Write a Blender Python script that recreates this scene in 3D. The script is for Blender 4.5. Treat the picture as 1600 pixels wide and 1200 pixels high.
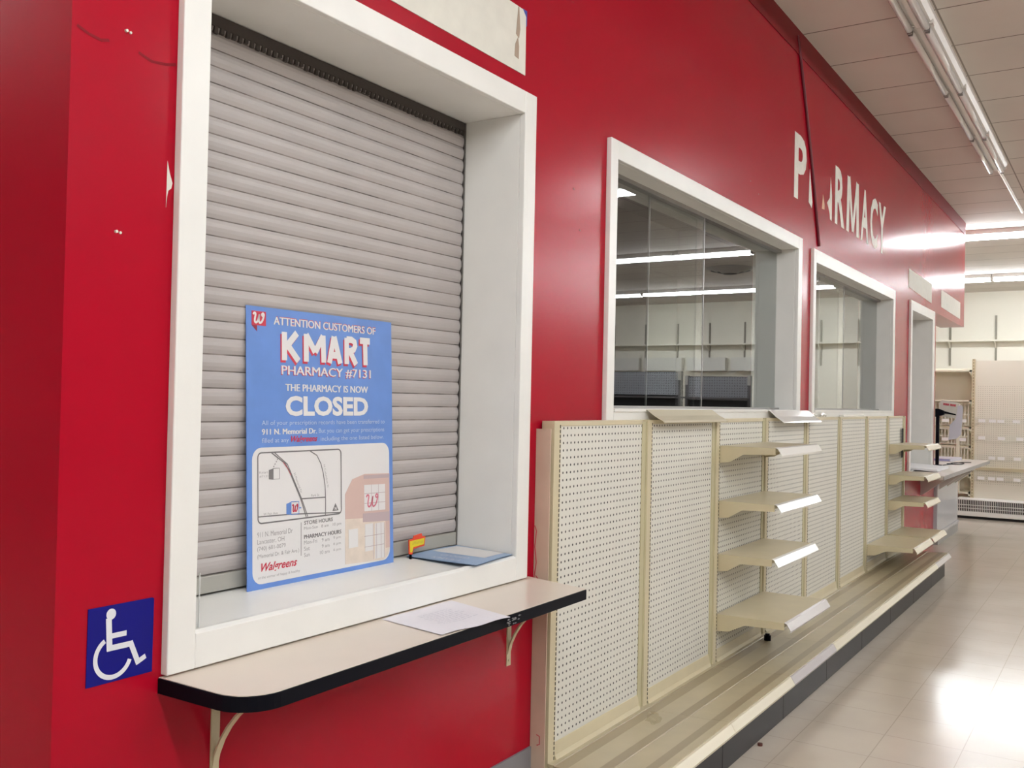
import bpy, bmesh, math, random
from mathutils import Vector, Matrix
random.seed(7)
for o in list(bpy.data.objects):
    bpy.data.objects.remove(o)
SC = bpy.context.scene
COL = SC.collection

# ------------------------------------------------------------------ camera
cd = bpy.data.cameras.new('camera')
cd.sensor_width = 36.0
cd.lens = 36.0 * 1500.0 / 1600.0
cd.clip_start = 0.05
cd.clip_end = 200
cam = bpy.data.objects.new('camera', cd)
COL.objects.link(cam)
YAW, PITCH, ROLL = 0.5715, 0.0161, 0.0212
_f = Vector((math.cos(YAW) * math.cos(PITCH), math.sin(YAW) * math.cos(PITCH), math.sin(PITCH)))
_r = Vector((math.sin(YAW), -math.cos(YAW), 0))
_u = _r.cross(_f)
_r2 = _r * math.cos(ROLL) + _u * math.sin(ROLL)
_u2 = -_r * math.sin(ROLL) + _u * math.cos(ROLL)
cam.matrix_world = Matrix(((_r2.x, _u2.x, -_f.x, 0.0), (_r2.y, _u2.y, -_f.y, -1.912),
                           (_r2.z, _u2.z, -_f.z, 1.60), (0, 0, 0, 1)))
SC.camera = cam
# ------------------------------------------------------------------ world, exposure
w = bpy.data.worlds.new('world')
SC.world = w
w.use_nodes = True
w.node_tree.nodes['Background'].inputs[0].default_value = (0.9, 0.85, 0.8, 1)
w.node_tree.nodes['Background'].inputs[1].default_value = 0.03
SC.view_settings.view_transform = 'Standard'
SC.view_settings.look = 'None'
SC.view_settings.gamma = 1.0
SC.view_settings.use_curve_mapping = False
SC.view_settings.exposure = 0.20
TUBE_STRENGTH = 66.0

# ------------------------------------------------------------------ materials
MATS = {}


def srgb(r, g, b):
    def c(v):
        v /= 255.0
        return v / 12.92 if v <= 0.04045 else ((v + 0.055) / 1.055) ** 2.4
    return (c(r), c(g), c(b), 1.0)


def mat(name, col, rough=0.5, metal=0.0, spec=0.5, coat=0.0, noise=0.0, nscale=8.0, bump=0.0, bscale=60.0, emit=0.0):
    m = bpy.data.materials.new(name)
    m.use_nodes = True
    nt = m.node_tree
    b = nt.nodes['Principled BSDF']
    b.inputs['Base Color'].default_value = col
    b.inputs['Roughness'].default_value = rough
    b.inputs['Metallic'].default_value = metal
    b.inputs['Specular IOR Level'].default_value = spec
    b.inputs['Coat Weight'].default_value = coat
    b.inputs['Coat Roughness'].default_value = 0.08
    tc = nt.nodes.new('ShaderNodeTexCoord')
    if noise > 0:
        n = nt.nodes.new('ShaderNodeTexNoise')
        n.inputs['Scale'].default_value = nscale
        n.inputs['Detail'].default_value = 5
        nt.links.new(tc.outputs['Object'], n.inputs['Vector'])
        mp = nt.nodes.new('ShaderNodeMapRange')
        mp.inputs[1].default_value = 0.25
        mp.inputs[2].default_value = 0.75
        mp.inputs[3].default_value = 1 - noise
        mp.inputs[4].default_value = 1 + noise
        nt.links.new(n.outputs['Fac'], mp.inputs[0])
        mx = nt.nodes.new('ShaderNodeMix')
        mx.data_type = 'RGBA'
        mx.blend_type = 'MULTIPLY'
        mx.inputs['Factor'].default_value = 1.0
        mx.inputs['A'].default_value = col
        nt.links.new(mp.outputs[0], mx.inputs['B'])
        nt.links.new(mx.outputs['Result'], b.inputs['Base Color'])
    if bump > 0:
        n2 = nt.nodes.new('ShaderNodeTexNoise')
        n2.inputs['Scale'].default_value = bscale
        n2.inputs['Detail'].default_value = 3
        nt.links.new(tc.outputs['Object'], n2.inputs['Vector'])
        bp = nt.nodes.new('ShaderNodeBump')
        bp.inputs['Strength'].default_value = bump
        bp.inputs['Distance'].default_value = 0.01
        nt.links.new(n2.outputs['Fac'], bp.inputs['Height'])
        nt.links.new(bp.outputs['Normal'], b.inputs['Normal'])
    if emit > 0:
        b.inputs['Emission Color'].default_value = col
        b.inputs['Emission Strength'].default_value = emit
    MATS[name] = m
    return m


def math_node(nt, op, a, b=None):
    n = nt.nodes.new('ShaderNodeMath')
    n.operation = op
    for i, v in enumerate((a, b)):
        if v is None:
            continue
        if isinstance(v, (int, float)):
            n.inputs[i].default_value = v
        else:
            nt.links.new(v, n.inputs[i])
    return n.outputs[0]


def xyz(nt):
    tc = nt.nodes.new('ShaderNodeTexCoord')
    s = nt.nodes.new('ShaderNodeSeparateXYZ')
    nt.links.new(tc.outputs['Object'], s.inputs[0])
    return s.outputs[0], s.outputs[1], s.outputs[2]


def overlay(m, fac, col):
    """mix a second paint colour over the material's base colour by a mask"""
    nt = m.node_tree
    b = nt.nodes['Principled BSDF']
    mx = nt.nodes.new('ShaderNodeMix')
    mx.data_type = 'RGBA'
    src = b.inputs['Base Color']
    if src.is_linked:
        nt.links.new(src.links[0].from_socket, mx.inputs['A'])
    else:
        mx.inputs['A'].default_value = src.default_value
    mx.inputs['B'].default_value = col
    nt.links.new(fac, mx.inputs['Factor'])
    nt.links.new(mx.outputs['Result'], src)


def line_mask(nt, coord, pitch, offset, width):
    t = math_node(nt, 'ADD', coord, -offset + 1000 * pitch)
    t = math_node(nt, 'MODULO', t, pitch)
    return math_node(nt, 'LESS_THAN', t, width)


RED = mat('red_paint', (0.35, 0.003, 0.016, 1), 0.23, spec=0.14, noise=0.05, nscale=1.5, bump=0.03, bscale=25)
DARK_RED = mat('dark_red', (0.20, 0.003, 0.010, 1), 0.4, spec=0.12)
WHITE = mat('white_paint', (0.80, 0.79, 0.75, 1), 0.35, noise=0.03, nscale=6, bump=0.02)
PRIMER = mat('bare_primer', (0.72, 0.70, 0.62, 1), 0.6, noise=0.06, nscale=12)
SHUT = mat('shutter_grey', (0.42, 0.385, 0.37, 1), 0.42, noise=0.06, nscale=5)
CREAM = mat('cream_metal', (0.58, 0.505, 0.335, 1), 0.38, noise=0.05, nscale=7)
CREAM_END = mat('pink_cream_metal', (0.55, 0.42, 0.32, 1), 0.5, noise=0.06, nscale=9)
CHANNEL = mat('olive_channel', (0.50, 0.45, 0.28, 1), 0.45)
DECK = mat('deck_metal', (0.45, 0.39, 0.26, 1), 0.32, noise=0.10, nscale=5)
PEG = mat('pegboard', (0.69, 0.67, 0.60, 1), 0.5, noise=0.03)
PEGDARK = mat('grey_pegboard', (0.44, 0.46, 0.50, 1), 0.5)
KICK = mat('dark_brown_kick', (0.012, 0.009, 0.009, 1), 0.4, spec=0.12, noise=0.3, nscale=6)
BLACK = mat('black_plastic', (0.003, 0.003, 0.006, 1), 0.5, spec=0.08)
SLOT = mat('slot_black', (0.01, 0.009, 0.008, 1), 0.8)
LAM = mat('cream_laminate', (0.70, 0.61, 0.52, 1), 0.3, noise=0.02)
GREYLAM = mat('grey_laminate', (0.50, 0.50, 0.51, 1), 0.22)
TOPLAM = mat('pale_laminate', (0.62, 0.57, 0.51, 1), 0.35)
RAILW = mat('white_price_channel', (0.80, 0.79, 0.74, 1), 0.16, spec=0.8)
RAILC = mat('cream_price_channel', (0.68, 0.62, 0.47, 1), 0.25)
RAILL = mat('lilac_price_channel', (0.50, 0.46, 0.45, 1), 0.22)
PAPER = mat('white_paper', (0.78, 0.75, 0.79, 1), 0.7)
PENCIL = mat('faint_print', (0.62, 0.60, 0.66, 1), 0.7)
BLUE = mat('poster_blue', (0.115, 0.235, 0.58, 1), 0.4, noise=0.10, nscale=9)
BLUE2 = mat('faded_poster_blue', (0.28, 0.40, 0.60, 1), 0.35, noise=0.06, nscale=9)
PWHITE = mat('poster_white', (0.72, 0.70, 0.69, 1), 0.45)
PTEXT = mat('poster_pale_ink', (0.50, 0.58, 0.74, 1), 0.5)
PRED = mat('poster_red', (0.50, 0.02, 0.05, 1), 0.5)
PDRED = mat('poster_dark_red', (0.22, 0.01, 0.03, 1), 0.5)
PGREY = mat('poster_grey_ink', (0.16, 0.15, 0.15, 1), 0.6)
PLGREY = mat('poster_light_ink', (0.34, 0.32, 0.32, 1), 0.6)
PPINK = mat('photo_brick', (0.60, 0.43, 0.38, 1), 0.5, noise=0.05)
PSAND = mat('photo_sand', (0.70, 0.60, 0.51, 1), 0.5, noise=0.08, nscale=30)
PMAUV = mat('photo_mauve', (0.47, 0.37, 0.38, 1), 0.5)
PSKY = mat('photo_pale_sky', (0.64, 0.64, 0.70, 1), 0.5)
NAVY = mat('sign_navy', (0.006, 0.006, 0.16, 1), 0.45, spec=0.15)
SIGNW = mat('sign_white', (0.72, 0.72, 0.76, 1), 0.4)
YEL = mat('tag_yellow', (0.72, 0.58, 0.02, 1), 0.4)
ORED = mat('tag_red', (0.75, 0.06, 0.02, 1), 0.4)
BROWN = mat('torn_cardboard', (0.36, 0.27, 0.20, 1), 0.8)
TAPE = mat('blue_tape', (0.02, 0.04, 0.30, 1), 0.4)
PEACH = mat('peach_plaster', (0.72, 0.42, 0.28, 1), 0.7)
LWHITE = mat('fixture_white', (0.78, 0.74, 0.70, 1), 0.3)
DTUBE = mat('unlit_tube', (0.80, 0.77, 0.75, 1), 0.12)
METAL = mat('grey_metal', (0.35, 0.34, 0.33, 1), 0.35, metal=0.7)
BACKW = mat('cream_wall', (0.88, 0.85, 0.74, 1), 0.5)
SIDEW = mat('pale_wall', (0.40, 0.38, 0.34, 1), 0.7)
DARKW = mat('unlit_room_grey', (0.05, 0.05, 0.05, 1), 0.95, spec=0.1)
WIRE = mat('white_wire', (0.80, 0.76, 0.64, 1), 0.35)
RACK = mat('rack_cream', (0.78, 0.73, 0.58, 1), 0.4)
STD = mat('standard_olive', (0.27, 0.25, 0.20, 1), 0.5)
OLIVE = mat('plain_cream_board', (0.85, 0.80, 0.66, 1), 0.6)
GREYB = mat('grey_base_vinyl', (0.20, 0.19, 0.20, 1), 0.5)
CLIP = mat('bright_clip', (0.92, 0.91, 0.88, 1), 0.3)
LILAC = mat('lilac_sheet', (0.58, 0.56, 0.62, 1), 0.5)
BLUEP = mat('blue_folder', (0.33, 0.38, 0.66, 1), 0.5)
MAROON = mat('maroon_cord', (0.13, 0.003, 0.012, 1), 0.45)
TEAL = mat('teal_mark', (0.15, 0.48, 0.52, 1), 0.6)

# pegboard holes: a grid of round dark holes
for m in (PEG, PEGDARK):
    nt = m.node_tree
    x, y, z = xyz(nt)
    PX, PZ = 0.02975, 0.02903
    fx = math_node(nt, 'SUBTRACT', math_node(nt, 'MODULO', math_node(nt, 'ADD', x, 100 * PX - 0.018 + PX / 2), PX), PX / 2)
    fz = math_node(nt, 'SUBTRACT', math_node(nt, 'MODULO', math_node(nt, 'ADD', z, 100 * PZ - 1.492 + PZ / 2), PZ), PZ / 2)
    d2 = math_node(nt, 'ADD', math_node(nt, 'POWER', fx, 2.0), math_node(nt, 'POWER', fz, 2.0))
    overlay(m, math_node(nt, 'LESS_THAN', d2, 0.0048 ** 2), (0.03, 0.026, 0.022, 1))

# worn bands along the base decks
nt = DECK.node_tree
x, y, z = xyz(nt)
for a, b in ((-0.085, -0.03), (-0.235, -0.185), (-0.375, -0.335)):
    f = math_node(nt, 'MULTIPLY', math_node(nt, 'GREATER_THAN', y, a), math_node(nt, 'LESS_THAN', y, b))
    overlay(DECK, math_node(nt, 'MULTIPLY', f, 0.75), (0.27, 0.215, 0.135, 1))

CEIL = mat('ceiling_board', (0.66, 0.61, 0.56, 1), 0.8, noise=0.05, nscale=1.3)
nt = CEIL.node_tree
x, y, z = xyz(nt)
overlay(CEIL, line_mask(nt, x, 0.7175, 6.565, 0.014), (0.22, 0.18, 0.15, 1))
overlay(CEIL, line_mask(nt, y, 2.4, -0.86, 0.012), (0.26, 0.22, 0.19, 1))

FLOOR = mat('vinyl_tile_floor', (0.53, 0.46, 0.38, 1), 0.16, spec=0.5, noise=0.07, nscale=2.2)
nt = FLOOR.node_tree
x, y, z = xyz(nt)
overlay(FLOOR, line_mask(nt, x, 0.348, 0.1, 0.004), (0.40, 0.345, 0.28, 1))
overlay(FLOOR, line_mask(nt, y, 0.348, 0.12, 0.004), (0.40, 0.345, 0.28, 1))
n = nt.nodes.new('ShaderNodeTexNoise')
n.inputs['Scale'].default_value = 14
tc = nt.nodes.new('ShaderNodeTexCoord')
nt.links.new(tc.outputs['Object'], n.inputs['Vector'])
bp = nt.nodes.new('ShaderNodeBump')
bp.inputs['Strength'].default_value = 0.06
bp.inputs['Distance'].default_value = 0.004
nt.links.new(n.outputs['Fac'], bp.inputs['Height'])
nt.links.new(bp.outputs['Normal'], nt.nodes['Principled BSDF'].inputs['Normal'])


def emission(name, col, s):
    m = bpy.data.materials.new(name)
    m.use_nodes = True
    nt = m.node_tree
    nt.nodes.clear()
    e = nt.nodes.new('ShaderNodeEmission')
    e.inputs[0].default_value = col
    e.inputs[1].default_value = s
    o = nt.nodes.new('ShaderNodeOutputMaterial')
    nt.links.new(e.outputs[0], o.inputs[0])
    return m


LIT = emission('lit_tube', (0.93, 0.965, 1.0, 1), TUBE_STRENGTH)


def glass(name, ior, tint, gl=1.0):
    """thin pane: clear with a mirror reflection that grows towards grazing angles"""
    m = bpy.data.materials.new(name)
    m.use_nodes = True
    nt = m.node_tree
    nt.nodes.clear()
    t = nt.nodes.new('ShaderNodeBsdfTransparent')
    t.inputs[0].default_value = tint
    g = nt.nodes.new('ShaderNodeBsdfGlossy')
    g.inputs['Roughness'].default_value = 0.0
    g.inputs['Color'].default_value = (gl, gl, gl, 1)
    fr = nt.nodes.new('ShaderNodeFresnel')
    fr.inputs[0].default_value = ior
    ge = nt.nodes.new('ShaderNodeNewGeometry')
    fac = math_node(nt, 'MULTIPLY', fr.outputs[0], math_node(nt, 'SUBTRACT', 1.0, ge.outputs['Backfacing']))
    mx = nt.nodes.new('ShaderNodeMixShader')
    nt.links.new(fac, mx.inputs[0])
    nt.links.new(t.outputs[0], mx.inputs[1])
    nt.links.new(g.outputs[0], mx.inputs[2])
    o = nt.nodes.new('ShaderNodeOutputMaterial')
    nt.links.new(mx.outputs[0], o.inputs[0])
    return m


GLASS = glass('window_glass', 1.95, (0.86, 0.88, 0.87, 1))
ACRYL = glass('clear_acrylic', 1.4, (0.975, 0.98, 0.98, 1))


# ------------------------------------------------------------------ mesh helpers
class MB:
    def __init__(s):
        s.v = []
        s.f = []

    def poly(s, pts):
        i = len(s.v)
        s.v += [tuple(p) for p in pts]
        s.f.append(tuple(range(i, i + len(pts))))
        return s

    def box(s, x0, x1, y0, y1, z0, z1):
        i = len(s.v)
        s.v += [(x, y, z) for z in (z0, z1) for y in (y0, y1) for x in (x0, x1)]
        for a in ((0, 2, 3, 1), (4, 5, 7, 6), (0, 1, 5, 4), (2, 6, 7, 3), (0, 4, 6, 2), (1, 3, 7, 5)):
            s.f.append(tuple(i + k for k in a))
        return s

    def prism(s, pts, d):
        """closed outline (3-D points) pushed along vector d"""
        n = len(pts)
        i = len(s.v)
        s.v += [tuple(p) for p in pts] + [(p[0] + d[0], p[1] + d[1], p[2] + d[2]) for p in pts]
        s.f.append(tuple(range(i + n - 1, i - 1, -1)))
        s.f.append(tuple(range(i + n, i + 2 * n)))
        for k in range(n):
            j = (k + 1) % n
            s.f.append((i + k, i + j, i + n + j, i + n + k))
        return s

    def strip(s, prof, x0, x1, th):
        """profile of (y, z) points extruded along x as a sheet with thickness"""
        n = len(prof)
        out = []
        for k in range(n):
            a = prof[max(k - 1, 0)]
            b = prof[min(k + 1, n - 1)]
            dy, dz = b[0] - a[0], b[1] - a[1]
            l = math.hypot(dy, dz) or 1
            out.append((prof[k][0] + dz / l * th, prof[k][1] - dy / l * th))
        pts = [(x0, p[0], p[1]) for p in prof] + [(x0, p[0], p[1]) for p in reversed(out)]
        return s.prism(pts, (x1 - x0, 0, 0))

    def tube(s, pts, r, seg=10):
        pts = [Vector(p) for p in pts]
        i0 = len(s.v)
        for k, p in enumerate(pts):
            t = (pts[min(k + 1, len(pts) - 1)] - pts[max(k - 1, 0)]).normalized()
            a = t.cross(Vector((0, 0, 1)))
            if a.length < 1e-3:
                a = t.cross(Vector((1, 0, 0)))
            a.normalize()
            b = t.cross(a)
            for q in range(seg):
                an = 2 * math.pi * q / seg
                s.v.append(tuple(p + a * (r * math.cos(an)) + b * (r * math.sin(an))))
        for k in range(len(pts) - 1):
            for q in range(seg):
                q2 = (q + 1) % seg
                s.f.append((i0 + k * seg + q, i0 + k * seg + q2, i0 + (k + 1) * seg + q2, i0 + (k + 1) * seg + q))
        s.f.append(tuple(i0 + q for q in reversed(range(seg))))
        e = i0 + (len(pts) - 1) * seg
        s.f.append(tuple(e + q for q in range(seg)))
        return s

    def build(s, name, m, parent=None, bevel=0.0, smooth=False):
        me = bpy.data.meshes.new(name)
        off = Vector((0, 0, 0))
        p = parent
        while p is not None:
            off += p.location
            p = p.parent
        me.from_pydata([tuple(Vector(v) - off) for v in s.v], [], s.f)
        me.update()
        bm = bmesh.new()
        bm.from_mesh(me)
        bmesh.ops.recalc_face_normals(bm, faces=bm.faces)
        bm.to_mesh(me)
        bm.free()
        me.materials.append(m)
        if smooth:
            for f in me.polygons:
                f.use_smooth = True
        o = bpy.data.objects.new(name, me)
        COL.objects.link(o)
        if parent is not None:
            o.parent = parent
        if bevel > 0:
            bv = o.modifiers.new('bevel', 'BEVEL')
            bv.width = bevel
            bv.segments = 2
            bv.limit_method = 'ANGLE'
        return o


def thing(name, label, cat, loc, group=None):
    o = bpy.data.objects.new(name, None)
    COL.objects.link(o)
    o.location = loc
    o.empty_display_size = 0.1
    return tag(o, label, cat, group)


def tag(o, label, cat, group=None):
    o['label'] = label
    o['category'] = cat
    if group:
        o['group'] = group
    return o


def struct(o):
    o['kind'] = 'structure'
    return o


def copy_thing(o, delta, label, group):
    r = o.copy()
    COL.objects.link(r)
    r.location = o.location + Vector(delta)
    r['label'] = label
    r['group'] = group
    for ch in [c for c in bpy.data.objects if c.parent is o]:
        c = ch.copy()
        COL.objects.link(c)
        c.parent = r
        for g in [q for q in bpy.data.objects if q.parent is ch]:
            d = g.copy()
            COL.objects.link(d)
            d.parent = c
    return r


# flat lettering -----------------------------------------------------------
_tc = {}


def text_shape(s, bold=0.0, shear=0.0):
    k = (s, bold, shear)
    if k in _tc:
        return _tc[k]
    cu = bpy.data.curves.new('lettering', 'FONT')
    cu.body = s
    cu.size = 1.0
    cu.offset = bold
    cu.shear = shear
    cu.resolution_u = 3
    ob = bpy.data.objects.new('lettering', cu)
    COL.objects.link(ob)
    dg = bpy.context.evaluated_depsgraph_get()
    dg.update()
    me = bpy.data.meshes.new_from_object(ob.evaluated_get(dg))
    vs = [(v.co.x, v.co.y) for v in me.vertices]
    fs = [tuple(p.vertices) for p in me.polygons]
    bpy.data.objects.remove(ob)
    bpy.data.curves.remove(cu)
    bpy.data.meshes.remove(me)
    _tc[k] = (vs, fs)
    return vs, fs


def put_text(mb, pm, s, u0, u1, v0, v1, h, bold=0.0, shear=0.0, slope=0.0):
    """fit a line of lettering into a rectangle of a flat surface; pm maps (u, v, height) to space"""
    vs, fs = text_shape(s, bold, shear)
    ax = min(p[0] for p in vs)
    bx = max(p[0] for p in vs)
    ay = min(p[1] for p in vs)
    by = max(p[1] for p in vs)
    i = len(mb.v)
    for p in vs:
        a = (p[0] - ax) / (bx - ax)
        b = (p[1] - ay) / (by - ay)
        mb.v.append(tuple(pm(u0 + a * (u1 - u0), v0 + b * (v1 - v0) + slope * a, h)))
    for f in fs:
        mb.f.append(tuple(i + q for q in f))


def put_poly(mb, pm, pts, h, th=0.0004):
    a = [pm(u, v, h) for u, v in pts]
    b = [pm(u, v, h - th) for u, v in pts]
    d = Vector(b[0]) - Vector(a[0])
    mb.prism(a, d)


def put_stroke(mb, pm, pts, wd, h, sub=0.0):
    """a line of constant width, drawn as mitred flat pieces"""
    if sub:
        fine = [pts[0]]
        for p, q in zip(pts[:-1], pts[1:]):
            c = max(1, int(math.hypot(q[0] - p[0], q[1] - p[1]) / sub))
            fine += [(p[0] + (q[0] - p[0]) * k / c, p[1] + (q[1] - p[1]) * k / c) for k in range(1, c + 1)]
        pts = fine
    n = len(pts)
    L, R = [], []
    for k in range(n):
        a = pts[max(k - 1, 0)]
        b = pts[min(k + 1, n - 1)]
        dx, dy = b[0] - a[0], b[1] - a[1]
        l = math.hypot(dx, dy) or 1
        nx, ny = -dy / l * wd / 2, dx / l * wd / 2
        L.append((pts[k][0] + nx, pts[k][1] + ny))
        R.append((pts[k][0] - nx, pts[k][1] - ny))
    for k in range(n - 1):
        mb.poly([pm(*L[k], h), pm(*L[k + 1], h), pm(*R[k + 1], h), pm(*R[k], h)])


def rrect(u0, u1, v0, v1, r, seg=6):
    pts = []
    for cx, cy, a0 in ((u1 - r, v1 - r, 0), (u0 + r, v1 - r, 90), (u0 + r, v0 + r, 180), (u1 - r, v0 + r, 270)):
        for k in range(seg + 1):
            a = math.radians(a0 + 90.0 * k / seg)
            pts.append((cx + r * math.cos(a), cy + r * math.sin(a)))
    return pts


SCRIPT_W = [(0.0, 0.80), (0.06, 0.95), (0.17, 0.95), (0.20, 0.80), (0.14, 0.45), (0.13, 0.15), (0.22, 0.03), (0.36, 0.15),
            (0.48, 0.50), (0.55, 0.85), (0.50, 0.45), (0.52, 0.12), (0.62, 0.03), (0.78, 0.18), (0.90, 0.50),
            (0.96, 0.85), (0.88, 0.98), (0.78, 0.86), (0.84, 0.72), (1.0, 0.76)]


def script_w(mb, pm, u0, v0, su, sv, wd, h):
    pts = [(u0 + a * su, v0 + b * sv) for a, b in SCRIPT_W]
    fine = []
    for k in range(len(pts) - 1):
        p0 = pts[max(k - 1, 0)]
        p1, p2 = pts[k], pts[k + 1]
        p3 = pts[min(k + 2, len(pts) - 1)]
        for q in range(4):
            t = q / 4.0
            fine.append(tuple(0.5 * (2 * p1[c] + (p2[c] - p0[c]) * t + (2 * p0[c] - 5 * p1[c] + 4 * p2[c] - p3[c]) * t * t
                                     + (3 * p1[c] - p0[c] - 3 * p2[c] + p3[c]) * t ** 3) for c in (0, 1)))
    fine.append(pts[-1])
    put_stroke(mb, pm, fine, wd, h)


# ------------------------------------------------------------------ the setting
CZ = 4.15
WX0, WX1 = 1.20, 12.13          # red pharmacy wall
XB = 23.0                       # back wall
YF = -13.0
OPEN = [(1.55, 2.99, 1.02, 2.66), (3.76, 6.49, 1.57, 2.66), (6.93, 9.60, 1.57, 2.625), (10.565, 11.78, 0.955, 2.61)]
struct(MB().box(-8, XB, YF, 9.1, -0.1, 0).build('floor', FLOOR))
struct(MB().box(-8, XB, YF, 9.1, CZ, CZ + 0.1).build('ceiling', CEIL))

mb = MB()
xs = WX0
TH = 0.30
for (a, b, c, d) in OPEN:
    a, b, c, d = a - 0.0125, b + 0.0125, c - 0.0165, d + 0.0125
    mb.box(xs, a, 0, TH, 0, CZ)
    mb.box(a, b, 0, TH, 0, c)
    mb.box(a, b, 0, TH, d, CZ)
    xs = b
mb.box(xs, WX1, 0, TH, 0, CZ)
mb.box(WX0, WX0 + 0.15, TH, 9.0, 0, CZ)          # return wall at the near corner
mb.box(WX1 - 0.12, WX1, TH, 3.3, 0, CZ)          # return wall at the far end
mb.box(WX1, 14.38, 0, 0.30, 2.72, CZ)            # dropped fascia over the counter
wall = struct(mb.build('wall_left', RED))
# fresh cuts, screws, paint chips in the red wall
c = MB()
c.prism([(1.451, -0.0012, 2.145), (1.457, -0.0012, 2.12), (1.466, -0.0012, 2.095), (1.463, -0.0012, 2.082), (1.455, -0.0012, 2.075), (1.452, -0.0012, 2.06), (1.450, -0.0012, 2.035)], (0, 0.002, 0))
c.build('paint_chip', PRIMER, wall)
for sx, sz in ((1.331, 2.413), (1.319, 1.957)):
    c = MB()
    c.tube([(sx, -0.006, sz), (sx, 0.001, sz)], 0.0035, 8)
    c.tube([(sx + 0.011, -0.004, sz - 0.001), (sx + 0.011, 0.001, sz - 0.001)], 0.003, 8)
    c.build('wall_anchor', PRIMER, wall)
c = MB()
for pts in ([(1.212, 2.386), (1.24, 2.376), (1.27, 2.372), (1.29, 2.378)], [(1.365, 2.375), (1.40, 2.365), (1.44, 2.37), (1.468, 2.378)]):
    put_stroke(c, lambda u, v, h: (u, -h, v), pts, 0.007, 0.0008)
c.build('paint_scrape', DARK_RED, wall)
c = MB()
for (px, pz) in ((3.40, 2.46), (3.46, 2.30), (5.55, 2.93), (5.7, 2.88)):
    c.box(px, px + 0.012, -0.001, 0.001, pz, pz + 0.007)
c.build('paint_nick', DARK_RED, wall)

struct(MB().box(WX0, 14.38, -0.006, 0.0, 3.985, CZ).build('dark_top_strip_1', DARK_RED))  # thin darker red strip along the top of wall and fascia
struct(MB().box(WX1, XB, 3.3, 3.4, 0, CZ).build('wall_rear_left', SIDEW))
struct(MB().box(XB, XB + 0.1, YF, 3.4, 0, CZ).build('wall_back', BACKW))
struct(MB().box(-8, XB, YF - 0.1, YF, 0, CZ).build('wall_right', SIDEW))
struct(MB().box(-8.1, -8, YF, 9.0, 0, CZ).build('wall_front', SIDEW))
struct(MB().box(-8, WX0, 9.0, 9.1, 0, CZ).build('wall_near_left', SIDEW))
# the unlit pharmacy room behind the windows
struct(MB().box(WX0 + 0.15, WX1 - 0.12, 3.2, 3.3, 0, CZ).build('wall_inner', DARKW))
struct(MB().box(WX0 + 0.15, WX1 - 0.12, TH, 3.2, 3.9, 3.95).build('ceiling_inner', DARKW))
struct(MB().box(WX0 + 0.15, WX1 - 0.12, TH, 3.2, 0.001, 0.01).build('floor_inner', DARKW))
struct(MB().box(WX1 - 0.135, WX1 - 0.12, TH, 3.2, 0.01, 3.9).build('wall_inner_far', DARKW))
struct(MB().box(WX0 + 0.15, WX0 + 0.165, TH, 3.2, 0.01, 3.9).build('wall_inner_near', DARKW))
mb = MB()
mb.box(WX0, 3.15, -0.008, 0, 0, 0.28)
struct(mb.build('baseboard_left', GREYB))

# window frames
TR = [(1.47, 3.07, 0.935, 2.743), (3.691, 6.58, 1.50, 2.743), (6.863, 9.69, 1.50, 2.72), (10.485, 11.918, 0.945, 2.712)]
DEPTH = [0.295, 0.295, 0.295, 0.295]
for k in range(4):
    a, b, c_, d = OPEN[k]
    A, B, C_, D = TR[k]
    e = bpy.data.objects.new('window_%d' % (k + 1), None)
    COL.objects.link(e)
    e.location = (A, 0, C_)
    e['kind'] = 'structure'
    f = MB()
    t = -0.024
    f.box(A, a, t, 0, C_, D)
    f.box(b, B, t, 0, C_, D)
    f.box(a, b, t, 0, d, D)
    f.box(a, b, t, 0, C_, c_)
    f.build('casing', WHITE, e, bevel=0.003)
    r = MB()
    dp = DEPTH[k]
    r.box(a - 0.012, a, 0.0003, dp, c_, d)
    r.box(b, b + 0.012, 0.0003, dp, c_, d)
    r.box(a - 0.012, b + 0.012, 0.0003, dp, d, d + 0.012)
    r.build('reveal', WHITE, e, bevel=0.002)
    s = MB()
    if k == 0:
        s.prism([(a, -0.022, 1.006), (a, 0.298, 1.006), (a, 0.298, 1.036), (a, 0.245, 1.034), (a, 0.012, 1.016), (a, 0.006, 1.024), (a, -0.012, 1.026), (a, -0.022, 1.020)], (b - a, 0, 0))
    else:
        s.box(a, b, t - 0.006, dp, c_ - 0.015, c_)
    s.build('sill', WHITE, e, bevel=0.002)
    if k in (1, 2):
        m1 = a + (b - a) * 0.487
        m0 = a + (b - a) * 0.24
        MB().box(a, m1, 0.100, 0.105, c_, d).build('sliding_pane', GLASS, e)
        MB().box(m0, b, 0.125, 0.130, c_, d).build('sliding_pane', GLASS, e)
        g = MB()
        g.box(a, b, 0.094, 0.136, d - 0.02, d)
        g.box(a, b, 0.094, 0.136, c_, c_ + 0.012)
        g.build('sliding_track', METAL, e)
        g = MB()
        g.box(m1 - 0.002, m1 + 0.003, 0.098, 0.107, c_ + 0.012, d - 0.02)
        g.box(m0 - 0.003, m0 + 0.002, 0.123, 0.132, c_ + 0.012, d - 0.02)
        g.build('pane_edge', METAL, e)

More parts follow.
